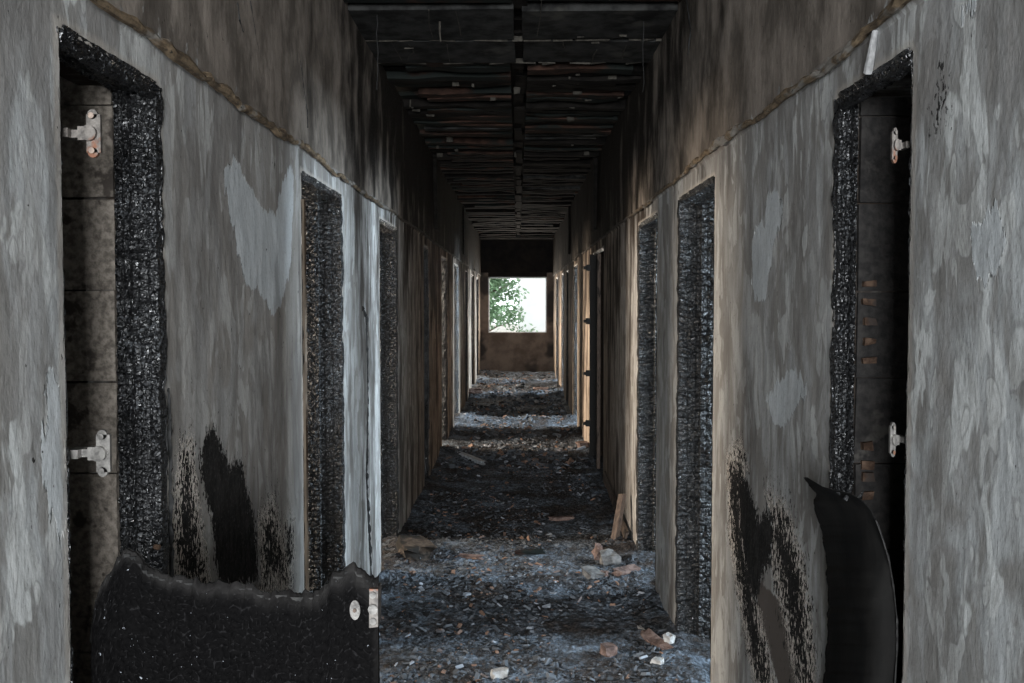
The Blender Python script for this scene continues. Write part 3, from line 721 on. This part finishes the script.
# ------------------------------------------------------------------ curled black shard of a door at the right
rz = [(477,804,807),(482,807,815),(488,812,825),(494,817,852),(500,815,862),(510,816,872),(525,820,879),(540,823,884),(560,827,890),(590,829,895),(620,829,898),(650,827,898),(683,825,896),(720,825,896),(1050,826,895)]
sh = empty('charred_door_shard', (.73, 1.88, 0))
tag(sh, 'curled black shard of a burnt door hanging from nearest right doorway', 'door')
def shard(name, off):
    nz, nu_ = 220, 26; P = []
    pys = np.concatenate([np.linspace(478,683,150), np.linspace(690,1050,70)])
    a = np.array(rz, float)
    for py in pys:
        l = np.interp(py, a[:,0], a[:,1]) + 2.2*(fbm(np.array([py/7.]), np.array([.5]), 3, 2)[0]-.5)*2; r = np.interp(py, a[:,0], a[:,2])
        for j in range(nu_):
            t = j/(nu_-1)
            yd = 2.16 - .30*t - .10*math.sin(t*PI)*min(1,max(0,(py-478)/120)) - .10*max(0,(520-py)/42)*(1-t)
            p = on_y(l+(r-l)*t, py, yd)
            P.append((p.x-.73, p.y-1.88+off+.010*(fbm(np.array([t*5.]), np.array([py/40.]), 2, 9)[0]-.5), max(.02, p.z)))
    return P, len(pys), nu_
P, na, nb = shard('x', 0); P2, _, _ = shard('x', .008)
fq = gridfaces(na, nb).tolist(); N0 = len(P)
fb = [[N0+i for i in f][::-1] for f in fq]; side = []
for i in range(na-1):
    for j in (0, nb-1): a_, b_ = i*nb+j, (i+1)*nb+j; side.append([a_, b_, N0+b_, N0+a_] if j else [b_, a_, N0+a_, N0+b_])
for j in range(nb-1): side.append([j, j+1, N0+j+1, N0+j])
mesh('panel', P+P2, fq+fb+side, M['leaf_black'], sh, smooth=True)
e = MB(); pts = []
for py in range(520, 700, 6):
    a = np.array(rz, float); pts.append(on_y(np.interp(py, a[:,0], a[:,2])-1, py, 1.85)-Vector((.73,1.88,0)))
e.tube(pts, .004, 6, [.0014*random.uniform(.3,1.8) for _ in pts]).build('splintered_edge', M['ash_edge'], sh)
spk = MB()
for (a_, b_, y_) in (((845,500),(852,486),1.9),((838,494),(846,486),1.9),((858,500),(864,490),1.92)):
    spk.tube([on_y(*a_, y_)-Vector((.73,1.88,0)), on_y(*b_, y_)-Vector((.73,1.88,0))], .004, 5, [.005,.001])
spk.build('splinter', M['char'], sh)

# ------------------------------------------------------------------ debris
def lump(name, mat, px, py, size, seed, label, cat='rubble', group=None, flat=.45, rz=0.0, z=None, tilt=(0,0)):
    p = on_z(px, py, .05); h = float(floor_h(np.array([p.x]), np.array([p.y]))[0]); p = on_z(px, py, h+size[2]*.3)
    rnd = random.Random(seed); bm = bmesh.new(); bmesh.ops.create_cube(bm, size=1)
    bmesh.ops.subdivide_edges(bm, edges=bm.edges[:], cuts=1, use_grid_fill=True)
    for v in bm.verts:
        for i in range(3): v.co[i] += rnd.uniform(-.13,.13)
        v.co.x *= size[0]; v.co.y *= size[1]; v.co.z *= size[2]
    me = D.meshes.new(name); bm.to_mesh(me); bm.free(); me.materials.append(mat)
    o = D.objects.new(name, me); COL.objects.link(o); o.location = (p.x, p.y, h+size[2]*.38+(z or 0)); o.rotation_euler = (tilt[0], tilt[1], rz)
    return tag(o, label, cat, group)
R_ = math.radians
lump('plaster_chunk', M['grey_rub'], 593, 574, (.085,.10,.035), 1, 'flat pale grey plaster chunk left of the grey block near the third right doorway', rz=.5, tilt=(.2,.1))
lump('masonry_block', M['grey_rub'], 609, 560, (.10,.10,.07), 2, 'square dark grey masonry block on the ash before the third right doorway', rz=.2, tilt=(.3,0))
lump('brick_fragment', M['brick_red'], 598, 553, (.035,.07,.07), 3, 'small orange brick sliver upright behind the grey block', rz=.3, tilt=(.5,.2))
lump('brick_fragment', M['brick_red'], 627, 571, (.05,.16,.03), 4, 'orange edged brick sliver lying at the foot of third right jamb', rz=-.9, tilt=(0,.35))
lump('brick_fragment', M['brick_red'], 604, 574, (.035,.04,.03), 5, 'tiny dark red brick bit between plaster chunk and third right jamb', rz=1)
lump('brick_fragment', M['brick_red'], 608, 651, (.055,.06,.045), 6, 'lone red brick lump on open ash in the foreground floor', rz=.4)
lump('plaster_chunk', M['pale_plaster'], 500, 674, (.065,.05,.035), 7, 'small white plaster chunk at the bottom centre of the floor', rz=.2)
lump('plaster_chunk', M['pale_plaster'], 669, 639, (.04,.04,.035), 8, 'white plaster crumb against the foot of the right pier', rz=.7)
lump('brick_fragment', M['brick_red'], 654, 640, (.055,.22,.02), 9, 'flat reddish sliver lying along the foot of the right pier', rz=.35, tilt=(0,-.3))
lump('plaster_chunk', M['pale_plaster'], 646, 633, (.012,.20,.015), 10, 'long thin white plaster sliver beside the right pier', rz=.3)
lump('plaster_chunk', M['pale_plaster'], 658, 661, (.045,.05,.02), 11, 'white crumbled plaster bit at the nearest corner of the right pier', rz=.9)
lump('masonry_block', M['slab'], 415, 548, (.16,.22,.075), 12, 'brown sooty slab lying beside the third left doorway', rz=.4, tilt=(.12,.08))
lump('brick_fragment', M['brick_red'], 562, 519, (.17,.035,.03), 13, 'long dull red brick strip in the dark middle of the floor', rz=.1)
lump('brick_fragment', M['brick_red'], 470, 557, (.16,.03,.025), 14, 'scorched reddish strip on the left at the edge of the ash band', rz=-.2)
lump('brick_fragment', M['clay_dark'], 530, 552, (.18,.03,.025), 15, 'dark clay strip in mid floor at the edge of the ash band', rz=.15)
lump('burnt_plank', M['pale_wood'], 468, 457, (.05,.75,.03), 16, 'ash white narrow plank lying slantwise on far left of floor', 'plank', rz=.42)
lump('brick_fragment', M['brick_red'], 583, 447, (.12,.14,.09), 17, 'orange brown brick lump at the far right pier foot', rz=.3)
lump('plaster_chunk', M['pale_plaster'], 493, 374, (.25,.2,.13), 18, 'white rubble heap piece below the left half of the end window', rz=.3)
lump('plaster_chunk', M['pale_plaster'], 501, 373, (.17,.16,.12), 19, 'smaller white rubble piece right beside the rubble under the end window', rz=1.3)
lump('plaster_chunk', M['grey_plaster'], 535, 373, (.34,.2,.13), 20, 'grey rubble piece below the right half of the end window', rz=.1)
lump('brick_fragment', M['brick_red'], 474, 391, (.25,.14,.08), 21, 'orange brick piece at the far left edge of the distant floor', rz=.3)
lump('brick_fragment', M['brick_red'], 541, 390, (.25,.14,.08), 22, 'orange brick piece at the far right of the distant floor', rz=-.3)
# board leaning on the right wall
bl = MB().box(-.012,.012,-.035,.035,0,.34, j=.004).build('leaning_board', M['brown_wood'])
bl.location = (XR-.13, 6.12, .05); bl.rotation_euler = (R_(-14), R_(17), .3)
bl.location = (XR-.125, 6.15, .04)
tag(bl, 'short reddish board leaning on the right wall beyond the third doorway', 'board')
bl = MB().box(-.010,.010,-.9,.9,-.03,.03, j=.006).build('fallen_batten', M['brown_wood'])
bl.location = (XR-.03, 7.1, .13); bl.rotation_euler = (R_(3), R_(12), 0.0)
tag(bl, 'long dark batten lying along the base of the right wall', 'batten')

# chips: small burnt flakes scattered everywhere
def chips(n, ya, yb, smin, smax, seed, name, dens=None):
    r = np.random.default_rng(seed); V = []; Fc = []; tone = []
    y = ya+(yb-ya)*r.random(n)**1.25; x = r.uniform(XL+.06, XR-.06, n)
    keep = fbm(x*3.2, y*2.6, 2, 77) > .40; x, y = x[keep], y[keep]; h = floor_h(x, y)
    for i in range(len(x)):
        s_ = smin+(smax-smin)*r.random()**3; a = r.uniform(0,6.28); b = r.uniform(-.6,.6)
        m = Matrix.Translation((x[i], y[i], h[i]+s_*.12)) @ Euler((b, r.uniform(-.6,.6), a)).to_matrix().to_4x4()
        lx, ly, lz = s_*r.uniform(.5,1.3), s_*r.uniform(.25,.7), s_*r.uniform(.08,.3); n0 = len(V)
        for k, (px, py_) in enumerate(((-1,-1),(1,-.7),(.8,1),(-.6,.8))):
            V.append(tuple(m @ Vector((px*lx/2, py_*ly/2, -lz/2)))); 
        for k, (px, py_) in enumerate(((-.8,-.9),(.9,-.6),(.6,.8),(-.6,.6))):
            V.append(tuple(m @ Vector((px*lx/2, py_*ly/2, lz/2))))
        Fc += [tuple(n0+q for q in f) for f in BOXF]; tone += [r.random()]*8
    o = mesh(name, V, Fc, M['chips'])
    at_ = o.data.attributes.new('tone','FLOAT','POINT'); at_.data.foreach_set('value', np.array(tone, dtype=np.float32))
    return o
o = chips(9000, 3.3, 9.0, .008, .05, 3, 'burnt_debris'); tag(o, 'loose charred flakes and ash crumbs strewn over the near floor', 'debris', kind='stuff')
o = chips(6000, 9.0, 20.0, .02, .10, 5, 'burnt_debris'); tag(o, 'loose charred flakes and crumbs strewn over the far floor', 'debris', kind='stuff')
# thin wires sticking out of the far rubble
for i in range(5):
    wi = MB()
    x = random.uniform(-.35,.5); y = random.uniform(9.6,10.6); h = random.uniform(.05,.13)
    wi.tube([(x+.16*t*math.cos(i)*1.2, y+.1*t, .05+h*math.sin(t*PI)) for t in np.linspace(0,1,8)], .0025, 4)
    tag(wi.build('bare_wire', M['steel']), 'thin bare wire curling out of the rubble in mid corridor', 'wire')
    break

# ceiling wires
for nm, x, y, z0, lab in (('hanging_wire', -.66, 4.5, 2.62, 'thin wire hanging from the ceiling near the left wall'), ('hanging_wire', .60, 4.6, 2.63, 'thin wire hanging from the ceiling near the right wall')):
    o = MB().tube([(x+random.uniform(-.004,.004), y, z) for z in np.linspace(z0, ZC, 9)], .0016, 5).build(nm, M['black_iron']); tag(o, lab, 'wire')
p = on_y(440, 8, 4.6)
o = MB().tube([(p.x, 4.6, ZC+.0), (p.x-.002, 4.6, ZC-.05), (p.x+.003, 4.6, ZC-.10)], .005, 6, [.006,.005,.003]).build('hanging_stick', M['ceil_pale'])
tag(o, 'short ochre stick hanging from the near ceiling left of centre', 'stick')

# ------------------------------------------------------------------ outside the end window
g = MB().box(-40, 40, 21.5, 90, -.6, -.4).build('ground', simple('pale_ground', (.35,.34,.30), (.5,.48,.44), 2)); tag(g, 'pale ground outside beyond the window', 'ground', kind='structure')
bd = MB().box(0.0, 9, 30, 36, -.4, 9).build('white_building', simple('white_render', (.85,.86,.86), (.92,.92,.92), 2, .8, .1))
tag(bd, 'plain white building outside filling the right half of the end window', 'building')
tr = empty('leafy_tree', (-1.2, 27.0, -.4)); tag(tr, 'pale green leafy tree outside in the left half of the end window', 'tree')
tb = MB().tube([(0,0,0),(.05,0,1.2),(-.05,0,2.4),(.1,.05,3.8)], .1, 8, [.13,.1,.08,.04])
for i in range(14):
    z = 1+.2*i; a = i*2.4; tb.tube([(0,0,z),(.6*math.cos(a),.6*math.sin(a),z+.35),(1.1*math.cos(a),1.1*math.sin(a),z+.5)], .02, 5, [.03,.02,.008])
tb.build('trunk', simple('bark', (.12,.09,.07),(.25,.2,.16),12), tr)
V = []; Fc = []
rr = np.random.default_rng(5)
for i in range(16000):
    cl = rr.integers(0, 60); rc = np.random.default_rng(int(cl)+100); c0 = rc.normal(0,1,3)*np.array([.62,.5,1.0])+np.array([0,0,2.4])
    c = c0 + rr.normal(0,.17,3); a = rr.uniform(0,6.28); m = Euler((rr.uniform(-1,1), rr.uniform(-1,1), a)).to_matrix(); n0 = len(V); s_ = .072
    for q in ((-1,0,0),(0,.45,.1),(1,0,0),(0,-.45,.1)): V.append(tuple(Vector(c)+m@Vector(q)*s_))
    Fc.append((n0,n0+1,n0+2,n0+3))
tag(mesh('foliage', V, Fc, simple('pale_leaves', (.16,.28,.15),(.34,.50,.32),9,.6), tr), kind='stuff')
